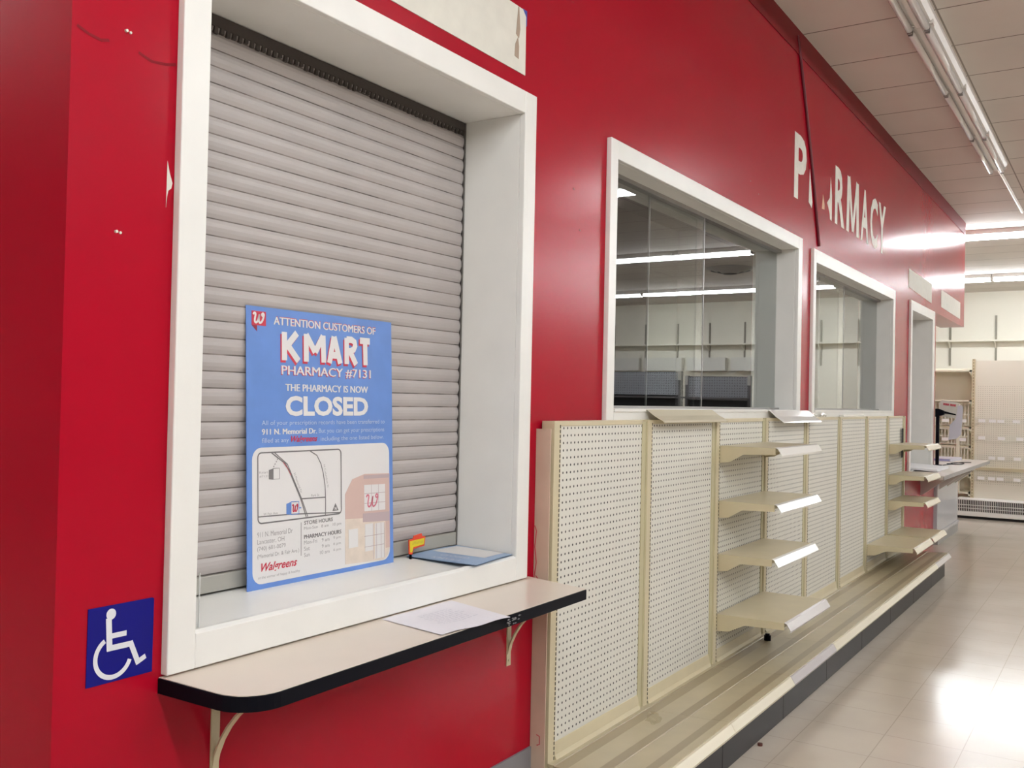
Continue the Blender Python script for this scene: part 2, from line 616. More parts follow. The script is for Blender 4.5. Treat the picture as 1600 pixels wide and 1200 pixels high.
# ------------------------------------------------------------------ roller shutters
def shutter(x0, x1, y, z0, z1, label):
    t = thing('roller_shutter', label, 'shutter', ((x0 + x1) / 2, y, z0))
    P = 0.0475
    nn = int((z1 - z0 - 0.055) / P) + 1
    prof = []
    z = z0 + 0.055
    for k in range(nn):
        for q, (dy, dz) in enumerate(((0.0035, 0.0), (-0.001, 0.004), (-0.0045, 0.014), (-0.006, 0.024), (-0.005, 0.034), (-0.001, 0.043), (0.0035, 0.0465))):
            if z + dz <= z1:
                prof.append((y + dy, z + dz))
        z += P
    s = MB()
    s.strip(prof, x0 + 0.006, x1 - 0.006, -0.004)
    s.build('slat_curtain', SHUT, t)
    g = MB()
    z = z0 + 0.055
    for k in range(nn):
        g.box(x0 + 0.006, x1 - 0.006, y - 0.0042, y + 0.003, z - 0.0020, z + 0.0016)
        z += P
    g.build('slat_joint', mat('shutter_joint', (0.17, 0.145, 0.13, 1), 0.8, noise=0.8, nscale=11), t)
    MB().box(x0 + 0.004, x1 - 0.004, y - 0.012, y + 0.006, z0 + 0.004, z0 + 0.052).build('bottom_bar', mat('shutter_bar', (0.36, 0.35, 0.31, 1), 0.5), t, bevel=0.003)
    d = MB()
    rr = random.Random(3)
    for k in range(int((x1 - x0) / 0.022)):
        xx = x0 + 0.01 + k * 0.022
        d.box(xx, xx + 0.012, y - 0.0135, y + 0.002, z1 - 0.044 - 0.008 * rr.random(), z1 - 0.030)
    d.box(x0 + 0.006, x1 - 0.006, y - 0.0142, y + 0.002, z1 - 0.032, z1 - 0.001)  # solid dark strip paints in the shadow under the header, above the bristles
    d.build('brush_and_head_shade', mat('dark_brush_shade', (0.06, 0.05, 0.045, 1), 0.9), t)
    for sx in (x0, x1 - 0.006):
        MB().box(sx, sx + 0.006, y - 0.014, y + 0.01, z0, z1).build('guide_rail', mat('guide_dark', (0.12, 0.11, 0.10, 1), 0.5), t)
    return t


shutter(1.551, 2.989, 0.258, 1.037, 2.658, 'closed grey slatted roller shutter in the big white-framed service window')
shutter(10.567, 11.778, 0.258, 0.96, 2.608, 'closed grey roller shutter deep inside the narrow opening over the far counter')

# ------------------------------------------------------------------ service shelf
def shelf_bracket(x, zt, yb, m, parent, drop=0.27):
    g = MB()
    g.box(x - 0.013, x + 0.013, -0.004, 0.0, zt - drop, zt - 0.004)
    g.box(x - 0.013, x + 0.013, yb, 0.0, zt - 0.006, zt - 0.001)
    arc = []
    for k in range(9):
        a = k / 8.0
        arc.append((-0.004 + (yb + 0.03) * a ** 1.55, zt - drop * 0.86 + (drop * 0.85) * (1 - (1 - a) ** 1.5)))
    g.strip(arc, x - 0.009, x + 0.009, 0.005)
    g.tube([(x, -0.007, zt - drop + 0.02), (x, -0.003, zt - drop + 0.02)], 0.005, 8)
    return g.build('bracket', m, parent)


t = thing('service_shelf', 'cream laminate shelf with thick black edge below the shuttered window', 'shelf', (2.3, -0.15, 0.60))
out = [(1.462, -0.001), (3.115, -0.001), (3.04, -0.292)]
cx, cy, r = 1.462 + 0.10, -0.305 + 0.10, 0.10
for k in range(9):
    a = math.radians(270 - 90 * k / 8.0)
    out.append((cx + r * math.cos(a), cy + r * math.sin(a)))
MB().prism([(p[0], p[1], 0.8925) for p in out], (0, 0, 0.036)).build('edge_band', BLACK, t, bevel=0.002)
inn = []
for (px, py) in out:
    inn.append((px + (0.003 if px < 1.6 and py > -0.25 else 0), py + (0.003 if py < -0.25 else 0)))
MB().prism([(p[0], p[1], 0.9285) for p in inn], (0, 0, 0.0018)).build('laminate_top', LAM, t)
s = MB()
rr = random.Random(11)
for k in range(16):
    a, b = rr.random(), rr.random()
    x, z = 2.50 + a * 0.07, 0.899 + b * 0.022
    s.prism([(x, -0.3053, z), (x + 0.004 + 0.01 * b, -0.3053, z + 0.001), (x + 0.006, -0.3053, z + 0.003)], (0, 0.004, 0))
s.build('scuff', mat('scuff_grey', (0.22, 0.21, 0.21, 1), 0.7), t)
shelf_bracket(1.635, 0.8925, -0.26, CREAM, t)
shelf_bracket(2.985, 0.8925, -0.26, CREAM, t)

# paper sheet on the shelf
P4 = [(2.232, -0.030), (2.185, -0.290), (2.492, -0.322), (2.578, -0.034)]


def quad_map(P, z0, wav=0.0):
    def pm(u, v, h):
        a = [P[0][i] * (1 - u) + P[3][i] * u for i in (0, 1)]
        b = [P[1][i] * (1 - u) + P[2][i] * u for i in (0, 1)]
        x = a[0] * (1 - v) + b[0] * v
        y = a[1] * (1 - v) + b[1] * v
        z = z0 + wav * (math.sin(u * 5 + 0.6) ** 2 * (0.4 + 0.6 * v)) + h
        return (x, y, z)
    return pm


pm = quad_map(P4, 0.9306, 0.004)
g = MB()
N = 10
for i in range(N):
    for j in range(N):
        u0, u1, v0, v1 = i / N, (i + 1) / N, j / N, (j + 1) / N
        g.poly([pm(u0, v0, 0.001), pm(u1, v0, 0.001), pm(u1, v1, 0.001), pm(u0, v1, 0.001)])
        g.poly([pm(u0, v0, 0.0), pm(u0, v1, 0.0), pm(u1, v1, 0.0), pm(u1, v0, 0.0)])
sheet = tag(g.build('paper_sheet', PAPER), 'crumpled white sheet of paper lying on the black-edged service shelf', 'paper')
g = MB()
rr = random.Random(5)
for k in range(9):
    v = 0.25 + k * 0.055
    u = 0.25 + 0.06 * rr.random()
    while u < 0.72:
        du = 0.02 + 0.05 * rr.random()
        put_stroke(g, pm, [(u, v), (u + du, v + 0.006)], 0.014, 0.0016)
        u += du + 0.02
g.build('faint_print', PENCIL, sheet)

# ------------------------------------------------------------------ closed-notice poster
pt = thing('closed_notice_poster', 'blue and white pharmacy closing poster leaning against the grey shutter', 'poster', (2.245, 0.235, 1.03))


def pp(u, v, h):
    lean = 0.035 * (0.83 - v) / 0.83
    bow = 0.0012 * math.sin(u / 0.65 * math.pi)
    return (1.92 + u, 0.246 - lean - h - bow, 1.026 + v)


PW, PH = 0.652, 0.832
g = MB()
N, M = 14, 8
for i in range(N):
    for j in range(M):
        a, b, c_, d = PW * i / N, PW * (i + 1) / N, PH * j / M, PH * (j + 1) / M
        g.poly([pp(a, c_, 0), pp(b, c_, 0), pp(b, d, 0), pp(a, d, 0)])
        g.poly([pp(a, c_, -0.0015), pp(a, d, -0.0015), pp(b, d, -0.0015), pp(b, c_, -0.0015)])
g.build('poster_sheet', BLUE, pt)


def sheet_patch(pts_rect, name, m, h, parent=pt, rad=0.0):
    """a rounded rectangle laid on the bowed poster in narrow columns"""
    u0, u1, v0, v1 = pts_rect
    q = MB()
    n = 28
    cols = [u0 + (u1 - u0) * k / n for k in range(n + 1)]
    if rad:
        cols = sorted(set(cols + [u0 + rad * (1 - math.cos(math.pi / 2 * k / 6)) for k in range(7)] + [u1 - rad * (1 - math.cos(math.pi / 2 * k / 6)) for k in range(7)]))

    def inset(u):
        if not rad:
            return 0
        d = min(u - u0, u1 - u)
        if d >= rad:
            return 0
        return rad - math.sqrt(max(0, rad * rad - (rad - d) ** 2))
    for a, b in zip(cols[:-1], cols[1:]):
        if b - a < 1e-6:
            continue
        q.poly([pp(a, v0 + inset(a), h), pp(b, v0 + inset(b), h), pp(b, v1 - inset(b), h), pp(a, v1 - inset(a), h)])
    return q.build(name, m, parent)


H1, H2, H3, H4 = 0.0006, 0.0012, 0.0018, 0.0024
sheet_patch((0.020, 0.633, 0.020, 0.417), 'white_panel', PWHITE, H1, rad=0.035)
# corner badge
g = MB()
put_poly(g, pp, [(0.02, 0.776), (0.075, 0.776), (0.075, 0.818), (0.02, 0.818)], H2)
g.build('red_badge', PRED, pt)
g = MB()
put_poly(g, pp, [(0.02, 0.776), (0.041, 0.776), (0.041, 0.758)], H1)
g.build('badge_tail', PDRED, pt)
g = MB()
script_w(g, pp, 0.026, 0.783, 0.042, 0.030, 0.0065, H3)
g.build('badge_letter', PWHITE, pt)
# headline lettering


def line(name, m, txt, u0, u1, v0, v1, h=None, bold=0.0, shear=0.0, pm=None, strike=0.0):
    q = MB()
    hh = H2 if h is None else h
    put_text(q, pm or pp, txt, u0, u1, v0, v1, hh, bold, shear)
    if strike:
        for k in (1, 2):
            put_text(q, pm or pp, txt, u0 + strike * k, u1 + strike * k, v0, v1, hh + 0.00005 * k, bold, shear)
    return q.build(name, m, pt)


for txt, u0, u1, v0, v1, bo, du, dv in (('ATTENTION CUSTOMERS OF', 0.105, 0.565, 0.783, 0.807, 0.0009, 0.0015, 0.0018),
                                        ('PHARMACY #7131', 0.136, 0.539, 0.632, 0.6625, 0.0010, -0.002, -0.002)):
    line('headline_shadow', PRED, txt, u0 + du, u1 + du, v0 + dv, v1 + dv, H1, strike=bo)
    line('headline', PWHITE, txt, u0, u1, v0, v1, H2, strike=bo)
HAND = [[(0.035, 0), (0.035, 1)], [(0.165, 1), (0.05, 0.46)], [(0.065, 0.56), (0.180, 0)],
        [(0.262, 0), (0.262, 1)], [(0.262, 0.98), (0.358, 0.36)], [(0.358, 0.36), (0.446, 0.98)], [(0.446, 1), (0.452, 0)],
        [(0.515, 0), (0.568, 1)], [(0.572, 1), (0.640, 0)], [(0.540, 0.30), (0.615, 0.30)],
        [(0.716, 0), (0.716, 1)], [(0.716, 0.94), (0.775, 0.94), (0.812, 0.86), (0.818, 0.72), (0.800, 0.58), (0.765, 0.50), (0.716, 0.48)], [(0.755, 0.50), (0.828, 0)],
        [(0.875, 0.94), (1.0, 0.94)], [(0.940, 0.95), (0.944, 0)]]
for nm, m, du, dv, hh in (('headline_shadow', PRED, -0.005, -0.007, H1), ('headline', PWHITE, 0, 0, H2)):
    g = MB()
    for q, st_ in enumerate(HAND):
        put_stroke(g, pp, [(0.134 + du + 0.403 * a, 0.678 + dv + 0.086 * b) for a, b in st_], 0.0215, hh + 0.00003 * q, 0.03)
    g.build(nm, m, pt)
line('headline', PWHITE, 'THE PHARMACY IS NOW', 0.151, 0.524, 0.585, 0.607, H2, strike=0.0011)
line('headline', PWHITE, 'CLOSED', 0.152, 0.526, 0.509, 0.571, H2, 0.040)
line('street_line', PWHITE, '911 N. Memorial Dr.', 0.057, 0.282, 0.4545, 0.4715, H2, strike=0.0010)
line('small_print', PTEXT, 'All of your prescription records have been transferred to', 0.057, 0.610, 0.4785, 0.4965)
line('small_print', PTEXT, 'But you can get your prescriptions', 0.292, 0.608, 0.4515, 0.470)
line('small_print', PTEXT, 'filled at any', 0.057, 0.164, 0.4265, 0.4445)
line('small_print', PTEXT, 'including the one listed below.', 0.300, 0.604, 0.4265, 0.4445)
line('red_lettering', PRED, 'Walgreens', 0.174, 0.286, 0.4245, 0.449, H2, 0.02, 0.4)
line('red_lettering', PRED, 'Walgreens', 0.053, 0.196, 0.048, 0.080, H2, 0.02, 0.4)
# map
g = MB()
ring = rrect(0.041, 0.392, 0.196, 0.402, 0.014)
put_stroke(g, pp, ring + ring[:2], 0.0042, H2 + 0.0002)
put_stroke(g, pp, [(0.094, 0.401), (0.150, 0.366), (0.166, 0.343), (0.212, 0.256), (0.235, 0.199)], 0.0038, H2)
put_stroke(g, pp, [(0.106, 0.401), (0.158, 0.364), (0.172, 0.338), (0.216, 0.256), (0.242, 0.199)], 0.0032, H2)
put_stroke(g, pp, [(0.253, 0.401), (0.283, 0.386), (0.300, 0.360), (0.310, 0.330), (0.318, 0.290), (0.320, 0.245), (0.319, 0.198)], 0.0036, H2)
put_stroke(g, pp, [(0.212, 0.256), (0.320, 0.253)], 0.0036, H2)
put_stroke(g, pp, [(0.043, 0.216), (0.16, 0.213), (0.25, 0.208), (0.39, 0.199)], 0.0036, H2)
for k in range(4):
    put_stroke(g, pp, [(0.102 + k * 0.005, 0.358 + k * 0.007), (0.1045 + k * 0.005, 0.3615 + k * 0.007)], 0.003, H2)
put_poly(g, pp, [(0.351, 0.207), (0.379, 0.207), (0.365, 0.231)], H2)
put_poly(g, pp, [(0.084, 0.323), (0.101, 0.321), (0.101, 0.354), (0.084, 0.350)], H2)
put_stroke(g, pp, [(0.101, 0.354), (0.125, 0.354), (0.125, 0.322), (0.101, 0.322), (0.101, 0.354)], 0.0022, H2)
g.build('map_lines', PGREY, pt)
g = MB()
put_text(g, pp, 'N', 0.3605, 0.3695, 0.209, 0.219, H3, 0.03)
g.build('map_north_letter', PWHITE, pt)
g = MB()
put_poly(g, pp, [(0.153, 0.214), (0.172, 0.211), (0.172, 0.250), (0.153, 0.245)], H2)
put_stroke(g, pp, [(0.172, 0.250), (0.204, 0.249), (0.204, 0.212), (0.172, 0.211), (0.172, 0.250)], 0.003, H2)
put_stroke(g, pp, [(0.206, 0.229), (0.214, 0.229)], 0.004, H2)
g.build('map_blue_building', BLUE, pt)
g = MB()
script_w(g, pp, 0.177, 0.219, 0.023, 0.022, 0.004, H3)
g.build('map_red_letter', PRED, pt)
g = MB()
put_stroke(g, pp, [(0.140, 0.371), (0.158, 0.352), (0.172, 0.330)], 0.002, H3)
g.build('map_route', PRED, pt)
line('map_name', PLGREY, 'Kmart', 0.047, 0.081, 0.341, 0.348)
line('map_name', PLGREY, '#7131', 0.047, 0.081, 0.329, 0.336)
line('map_name', PLGREY, 'Park St', 0.257, 0.292, 0.2585, 0.2665)
line('map_name', PLGREY, 'W Fair Ave', 0.062, 0.118, 0.218, 0.2255)


def turned(u0, v0, ang):
    ca, sa = math.cos(ang), math.sin(ang)
    return lambda u, v, h: pp(u0 + u * ca - v * sa, v0 + u * sa + v * ca, h)


line('map_name', PLGREY, 'N Memorial Dr', 0, 0.068, 0, 0.008, pm=turned(0.183, 0.334, -1.13))
line('map_name', PLGREY, 'N Columbus St', 0, 0.075, 0, 0.007, pm=turned(0.3115, 0.355, -1.33))
line('address_line', PLGREY, '911 N. Memorial Dr', 0.038, 0.178, 0.156, 0.171)
line('address_line', PLGREY, 'Lancaster, OH', 0.038, 0.144, 0.134, 0.150)
line('address_line', PLGREY, '(740) 681-0079', 0.038, 0.149, 0.113, 0.129)
line('address_line', PLGREY, '(Memorial Dr. & Fair Ave.)', 0.038, 0.204, 0.092, 0.107)
line('slogan', PLGREY, 'at the corner of happy & healthy', 0.041, 0.207, 0.033, 0.043)
line('hours_line', PLGREY, 'Mon-Sun   8 am   10 pm', 0.225, 0.391, 0.157, 0.169)
for v, da, op, cl in ((0.115, 'Mon-Fri', '9 am', '9 pm'), (0.096, 'Sat', '9 am', '6 pm'), (0.077, 'Sun', '10 am', '6 pm')):
    line('hours_day', PLGREY, da, 0.225, 0.225 + 0.008 * len(da), v, v + 0.012)
    line('opening_hour', PLGREY, op, 0.336 - 0.0085 * len(op), 0.336, v, v + 0.011)
    line('closing_hour', PLGREY, cl, 0.388 - 0.0085 * len(cl), 0.388, v, v + 0.011)
line('hours_heading', PGREY, 'STORE HOURS', 0.226, 0.352, 0.175, 0.187, H2, 0.02)
line('hours_heading', PGREY, 'PHARMACY HOURS', 0.225, 0.390, 0.132, 0.1445, H2, strike=0.0006)
g = MB()
put_stroke(g, pp, [(0.213, 0.184), (0.212, 0.083)], 0.002, H2)
g.build('divider_line', PGREY, pt)
# faded store picture on the right
g = MB()
put_poly(g, pp, [(0.41, 0.175), (0.41, 0.255), (0.445, 0.302), (0.505, 0.316), (0.633, 0.312), (0.633, 0.165)], H2)
put_poly(g, pp, [(0.610, 0.060), (0.633, 0.060), (0.633, 0.165), (0.610, 0.165)], H2)
g.build('picture_brick_tower', PPINK, pt)
g = MB()
put_poly(g, pp, [(0.408, 0.030), (0.60, 0.022), (0.622, 0.035), (0.633, 0.060), (0.633, 0.165), (0.41, 0.175)], H2 - 0.0001)
g.build('picture_storefront', PSAND, pt)
g = MB()
put_poly(g, pp, [(0.500, 0.312), (0.633, 0.309), (0.633, 0.297), (0.500, 0.300)], H3)
put_poly(g, pp, [(0.495, 0.186), (0.633, 0.182), (0.633, 0.150), (0.495, 0.158)], H3)
g.build('picture_canopy', PMAUV, pt)
g = MB()
put_poly(g, pp, [(0.502, 0.193), (0.609, 0.190), (0.609, 0.277), (0.502, 0.280)], H3)
for a, b, c_, d in ((0.425, 0.47, 0.08, 0.14), (0.505, 0.545, 0.06, 0.150), (0.555, 0.602, 0.03, 0.148)):
    put_poly(g, pp, [(a, c_), (b, c_), (b, d), (a, d)], H3)
g.build('picture_windows', PWHITE, pt)
g = MB()
for u in (0.538, 0.574):
    put_stroke(g, pp, [(u, 0.191), (u, 0.279)], 0.0018, H4)
for v in (0.218, 0.250):
    put_stroke(g, pp, [(0.502, v + 0.001), (0.609, v - 0.001)], 0.0018, H4)
for u in (0.545, 0.562, 0.585, 0.602):
    put_stroke(g, pp, [(u, 0.03), (u, 0.148)], 0.002, H4)
for v in (0.075, 0.110):
    put_stroke(g, pp, [(0.50, v), (0.60, v)], 0.0018, H4)
g.build('picture_window_bars', PMAUV, pt)
g = MB()
script_w(g, pp, 0.512, 0.205, 0.060, 0.042, 0.0055, H4 + 0.0002)
g.build('picture_letter', mat('picture_pink', (0.62, 0.16, 0.22, 1), 0.5), pt)

# ------------------------------------------------------------------ second poster lying on the sill
def bp_(u, v, h):
    # u along the long side into the recess, v across to the right
    A, B, C_, D = (2.668, 0.236), (2.712, -0.040), (3.005, -0.014), (2.985, 0.240)
    x = (A[0] * (1 - u) + B[0] * u) * (1 - v) + (D[0] * (1 - u) + C_[0] * u) * v
    y = (A[1] * (1 - u) + B[1] * u) * (1 - v) + (D[1] * (1 - u) + C_[1] * u) * v
    if x > 2.984:
        x = 2.984
    z = 1.0385 - 0.0085 * u + 0.004 * math.sin(v * 2.8) + h
    return (x, y, z)


g = MB()
for i in range(10):
    for j in range(10):
        a, b, c_, d = i / 10, (i + 1) / 10, j / 10, (j + 1) / 10
        g.poly([bp_(a, c_, 0), bp_(b, c_, 0), bp_(b, d, 0), bp_(a, d, 0)])
        g.poly([bp_(a, c_, -0.0025), bp_(a, d, -0.0025), bp_(b, d, -0.0025), bp_(b, c_, -0.0025)])
flat = tag(g.build('flat_poster', BLUE2), 'pale blue and white poster lying flat on the window sill', 'poster')
g = MB()
for i in range(8):
    for j in range(8):
        a, b = 0.06 + 0.80 * i / 8, 0.06 + 0.80 * (i + 1) / 8
        c_, d = 0.42 + 0.50 * j / 8, 0.42 + 0.50 * (j + 1) / 8
        g.poly([bp_(a, c_, 0.0006), bp_(b, c_, 0.0006), bp_(b, d, 0.0006), bp_(a, d, 0.0006)])
g.build('white_panel', PWHITE, flat)
g = MB()
put_text(g, lambda u, v, h: bp_(u, v, h), 'CLOSED', 0.30, 0.72, 0.33, 0.24, 0.0008, 0.05)
put_text(g, lambda u, v, h: bp_(u, v, h), 'KMART', 0.30, 0.72, 0.16, 0.07, 0.0008, 0.03)
g.build('headline_lettering', mat('faded_white_ink', (0.50, 0.56, 0.68, 1), 0.5), flat)

# yellow and red tag
tg = thing('price_tag', 'small yellow tag with red border standing by the shutter foot', 'tag', (2.68, 0.21, 1.035))


def tp(u, v, h):
    return (2.645 + u, 0.208 - h, 1.036 + v)


g = MB()
put_poly(g, tp, [(0.006, 0.014), (0.024, 0.010), (0.030, 0.030), (0.092, 0.034), (0.096, 0.066), (0.078, 0.070), (0.074, 0.080), (0.030, 0.076), (0.026, 0.066), (0.002, 0.064)], 0.002, 0.003)
g.build('red_border', ORED, tg)
g = MB()
put_poly(g, tp, [(0.010, 0.020), (0.021, 0.018), (0.027, 0.036), (0.087, 0.040), (0.090, 0.062), (0.006, 0.059)], 0.003, 0.0008)
g.build('yellow_face', YEL, tg)
g = MB()
rr = random.Random(9)
for k in range(9):
    u = 0.022 + k * 0.007
    put_stroke(g, tp, [(u, 0.045), (u + 0.003, 0.055)], 0.0022, 0.0034)
g.build('worn_print', mat('olive_print', (0.42, 0.36, 0.05, 1), 0.5), tg)
MB().box(2.660, 2.666, 0.206, 0.214, 1.031, 1.048).build('clip', BLACK, tg)

# clear acrylic strip at the left end of the sill
g = MB()
g.box(1.552, 1.592, 0.016, 0.0185, 1.0185, 1.155)
g.box(1.5755, 1.578, 0.0185, 0.10, 1.0285, 1.14)
ac = tag(g.build('acrylic_strip', ACRYL), 'clear acrylic strip standing at the left end of the window sill', 'plastic strip')
g = MB()
g.box(1.5905, 1.5922, 0.0155, 0.019, 1.0185, 1.155)
g.build('polished_edge', mat('pale_edge', (0.70, 0.70, 0.68, 1), 0.3), ac)

# ------------------------------------------------------------------ access sign
sg = thing('access_sign', 'square navy sign with white wheelchair symbol on the red wall', 'sign', (1.36, 0, 0.949))


def sp(u, v, h):
    return (1.276 + 0.1685 * u + 0.001 * v, -0.0005 - h, 0.949 + 0.172 * v)


g = MB()
put_poly(g, sp, [(0, 0), (1, 0.0), (1, 0.985), (0.97, 1.0), (0, 1)], 0.002, 0.002)
g.build('sign_plate', NAVY, sg)
g = MB()
h = 0.0026
put_poly(g, sp, [(0.335 + 0.072 * math.cos(k * math.pi / 8), 0.885 + 0.072 * math.sin(k * math.pi / 8)) for k in range(16)], h, 0.0005)
put_stroke(g, sp, [(0.30, 0.84), (0.325, 0.42)], 0.085, h + 0.0001)
put_stroke(g, sp, [(0.335, 0.60), (0.575, 0.60)], 0.068, h + 0.0002)
put_stroke(g, sp, [(0.285, 0.445), (0.665, 0.445)], 0.075, h + 0.0003)
put_stroke(g, sp, [(0.635, 0.475), (0.775, 0.155)], 0.075, h + 0.0004)
put_stroke(g, sp, [(0.745, 0.175), (0.885, 0.235)], 0.068, h + 0.0005)
put_stroke(g, sp, [(0.385 + 0.265 * math.cos(math.radians(a)), 0.325 + 0.262 * math.sin(math.radians(a))) for a in range(120, 343, 6)], 0.062, h)
g.build('wheelchair_symbol', SIGNW, sg)

# ------------------------------------------------------------------ blank sign panel above the window, patches
t = thing('blank_sign_panel', 'blank off-white sign panel with torn tabs above the shuttered window', 'sign panel', (2.3, 0, 2.81))
MB().prism([(1.62, -0.003, 2.815), (3.015, -0.003, 2.811), (3.013, -0.003, 3.03), (2.99, -0.003, 3.052), (1.62, -0.003, 3.055)], (0, 0.003, 0)).build('panel', PRIMER, t)
g = MB()
g.prism([(2.945, -0.0045, 2.945), (2.965, -0.0045, 2.935), (2.972, -0.0045, 2.97), (2.962, -0.0045, 3.05), (2.957, -0.0045, 3.05)], (0, 0.0015, 0))
g.prism([(2.938, -0.0045, 2.862), (2.966, -0.0045, 2.858), (2.966, -0.0045, 2.905), (2.958, -0.0045, 2.936), (2.942, -0.0045, 2.908)], (0, 0.0015, 0))
g.build('torn_patch', BROWN, t)
g = MB()
g.prism([(2.992, -0.0015, 3.055), (3.022, -0.0015, 3.055), (3.022, -0.0015, 3.0), (3.012, -0.0015, 2.99), (3.012, -0.0015, 3.03)], (0, 0.0015, 0))
g.build('blue_tape', TAPE, t)
g = MB()
g.prism([(10.447, -0.003, 2.84), (11.80, -0.003, 2.80), (11.80, -0.003, 3.02), (10.447, -0.003, 3.03)], (0, 0.003, 0))
tag(g.build('wall_patch', PRIMER), 'off-white blank rectangle on the red wall above the narrow opening', 'sign panel')
g = MB()
g.prism([(12.46, -0.003, 2.82), (14.0, -0.003, 2.80), (14.0, -0.003, 3.02), (12.46, -0.003, 3.03)], (0, 0.003, 0))
tag(g.build('wall_patch', PRIMER), 'off-white blank rectangle on the red fascia nearest its far end', 'sign panel')

# ------------------------------------------------------------------ lettering ghosts on the wall
GHOST = mat('letter_ghost', (0.74, 0.70, 0.62, 1), 0.5, noise=0.12, nscale=14)


def wm(u, v, h):
    return (u, -h, v)


def letter(ch, x0, x1, label, z0=3.005, z1=3.45, bold=0.03):
    g = MB()
    put_text(g, wm, ch, x0, x1, z0, z1, 0.0015, bold)
    return tag(g.build('wall_letter', GHOST), label, 'letter', 'painted-out letters over the windows')


letter('P', 6.43, 6.715, 'off-white letter P, first and most complete letter left of the dark cord')
g = MB()
g.prism([(6.785, -0.0015, 3.035), (6.862, -0.0015, 3.005), (6.875, -0.0015, 3.05), (6.80, -0.0015, 3.27)], (0, 0.0014, 0))
tag(g.build('wall_letter', GHOST), 'thin off-white letter sliver touching the dark cord on the red wall', 'letter', 'painted-out letters over the windows')
g = MB()
g.prism([(7.27, -0.0015, 3.12), (7.31, -0.0015, 3.09), (7.345, -0.0015, 3.05), (7.36, -0.0015, 3.01), (7.405, -0.0015, 3.005), (7.405, -0.0015, 3.20), (7.365, -0.0015, 3.33), (7.345, -0.0015, 3.17)], (0, 0.0014, 0))
tag(g.build('wall_letter', GHOST), 'broken half letter A between the dark cord and the letter R', 'letter', 'painted-out letters over the windows')
g = MB()
g.prism([(7.13, -0.0015, 3.05), (7.20, -0.0015, 3.055), (7.20, -0.0015, 3.09), (7.155, -0.0015, 3.16)], (0, 0.0014, 0))
tag(g.build('plaster_chip', PEACH), 'small peach plaster chip left of the broken letter A', 'chip')
letter('R', 7.495, 7.785, 'off-white letter R right of the broken letter A')
g = MB()
for q, pts in enumerate(([(7.892, 3.005), (7.912, 3.45)], [(8.228, 3.005), (8.208, 3.45)], [(7.925, 3.45), (8.06, 3.03)], [(8.195, 3.45), (8.06, 3.03)])):
    put_stroke(g, wm, pts, 0.084 if q < 2 else 0.066, 0.0015 + 0.0002 * q)
tag(g.build('wall_letter', GHOST), 'off-white letter M on the red wall between R and A', 'letter', 'painted-out letters over the windows')
letter('A', 8.335, 8.62, 'complete off-white letter A between M and C')
letter('C', 8.685, 8.975, 'off-white letter C beside the last letter on the red wall')
letter('Y', 9.005, 9.305, 'off-white letter Y, last letter before the bright light reflection')

g = MB()
pts = []
for k in range(13):
    a = k / 12.0
    pts.append((6.44 + 0.60 * a + 0.03 * math.sin(a * 3), -0.008, 4.10 - 1.34 * a))
g.tube(pts, 0.011, 8)
tag(g.build('hanging_cord', MAROON), 'dark red cord hanging down the wall across the faded lettering', 'cord')

# ------------------------------------------------------------------ gondola shelving
POSTS = [3.19, 4.04, 4.91, 5.74, 6.62, 7.52, 8.42, 9.25, 10.0]
RAILS = [RAILC, RAILC, RAILL, RAILC, RAILC, RAILC, RAILC, RAILL]
DOC = ['nearest the black-edged service shelf', 'second from the near end, folded metal sheet on its top', 'third from the near end, carrying four stepped shelves',
       'fourth from the near end, white folded sheet on its top', 'fifth from the near end, bare, with loose clips on top', 'sixth from the near end, bare, white strip on top',
       'seventh from the near end, one low shelf', 'at the far end by the counter, four shelves']


def post(x, root, far=False):
    g = MB()
    g.box(x - 0.012, x + 0.040, -0.066, -0.01, 0.17, 1.520)
    p = g.build('upright', CREAM, root, bevel=0.0015)

    s = MB()
    z = 0.22
    while z < 1.50:
        s.box(x + 0.0300, x + 0.0355, -0.0667, -0.0655, z, z + 0.0125)
        z += 0.0190
    s.build('slot_row', SLOT, p)
    return p


def gshelf(root, x0, x1, zt, depth, nose, first=True):
    yb = -0.066
    yf = yb - depth
    g = MB()
    g.box(x0 + 0.048, x1 - 0.020, yf, yb + 0.004, zt - 0.022, zt)
    s = g.build('shelf', CREAM, root, bevel=0.002)
    for x in (x0 + 0.042, x1 - 0.0205):
        b = MB()
        b.prism([(x, yb + 0.006, zt - 0.001), (x, yf, zt - 0.001), (x, yf, zt - 0.036), (x, yb - depth * 0.42, zt - 0.042), (x, yb - depth * 0.18, zt - 0.085), (x, yb + 0.006, zt - 0.092)], (0.006, 0, 0))
        b.build('shelf_bracket', CREAM, s)
    n_ = MB()
    n_.strip([(yf, zt), (yf - 0.012, zt - 0.004), (yf - 0.034, zt - 0.038), (yf - 0.030, zt - 0.046)], x0 + 0.042, x1 - 0.016, 0.003)
    n_.build('price_channel', nose, s)
    return s


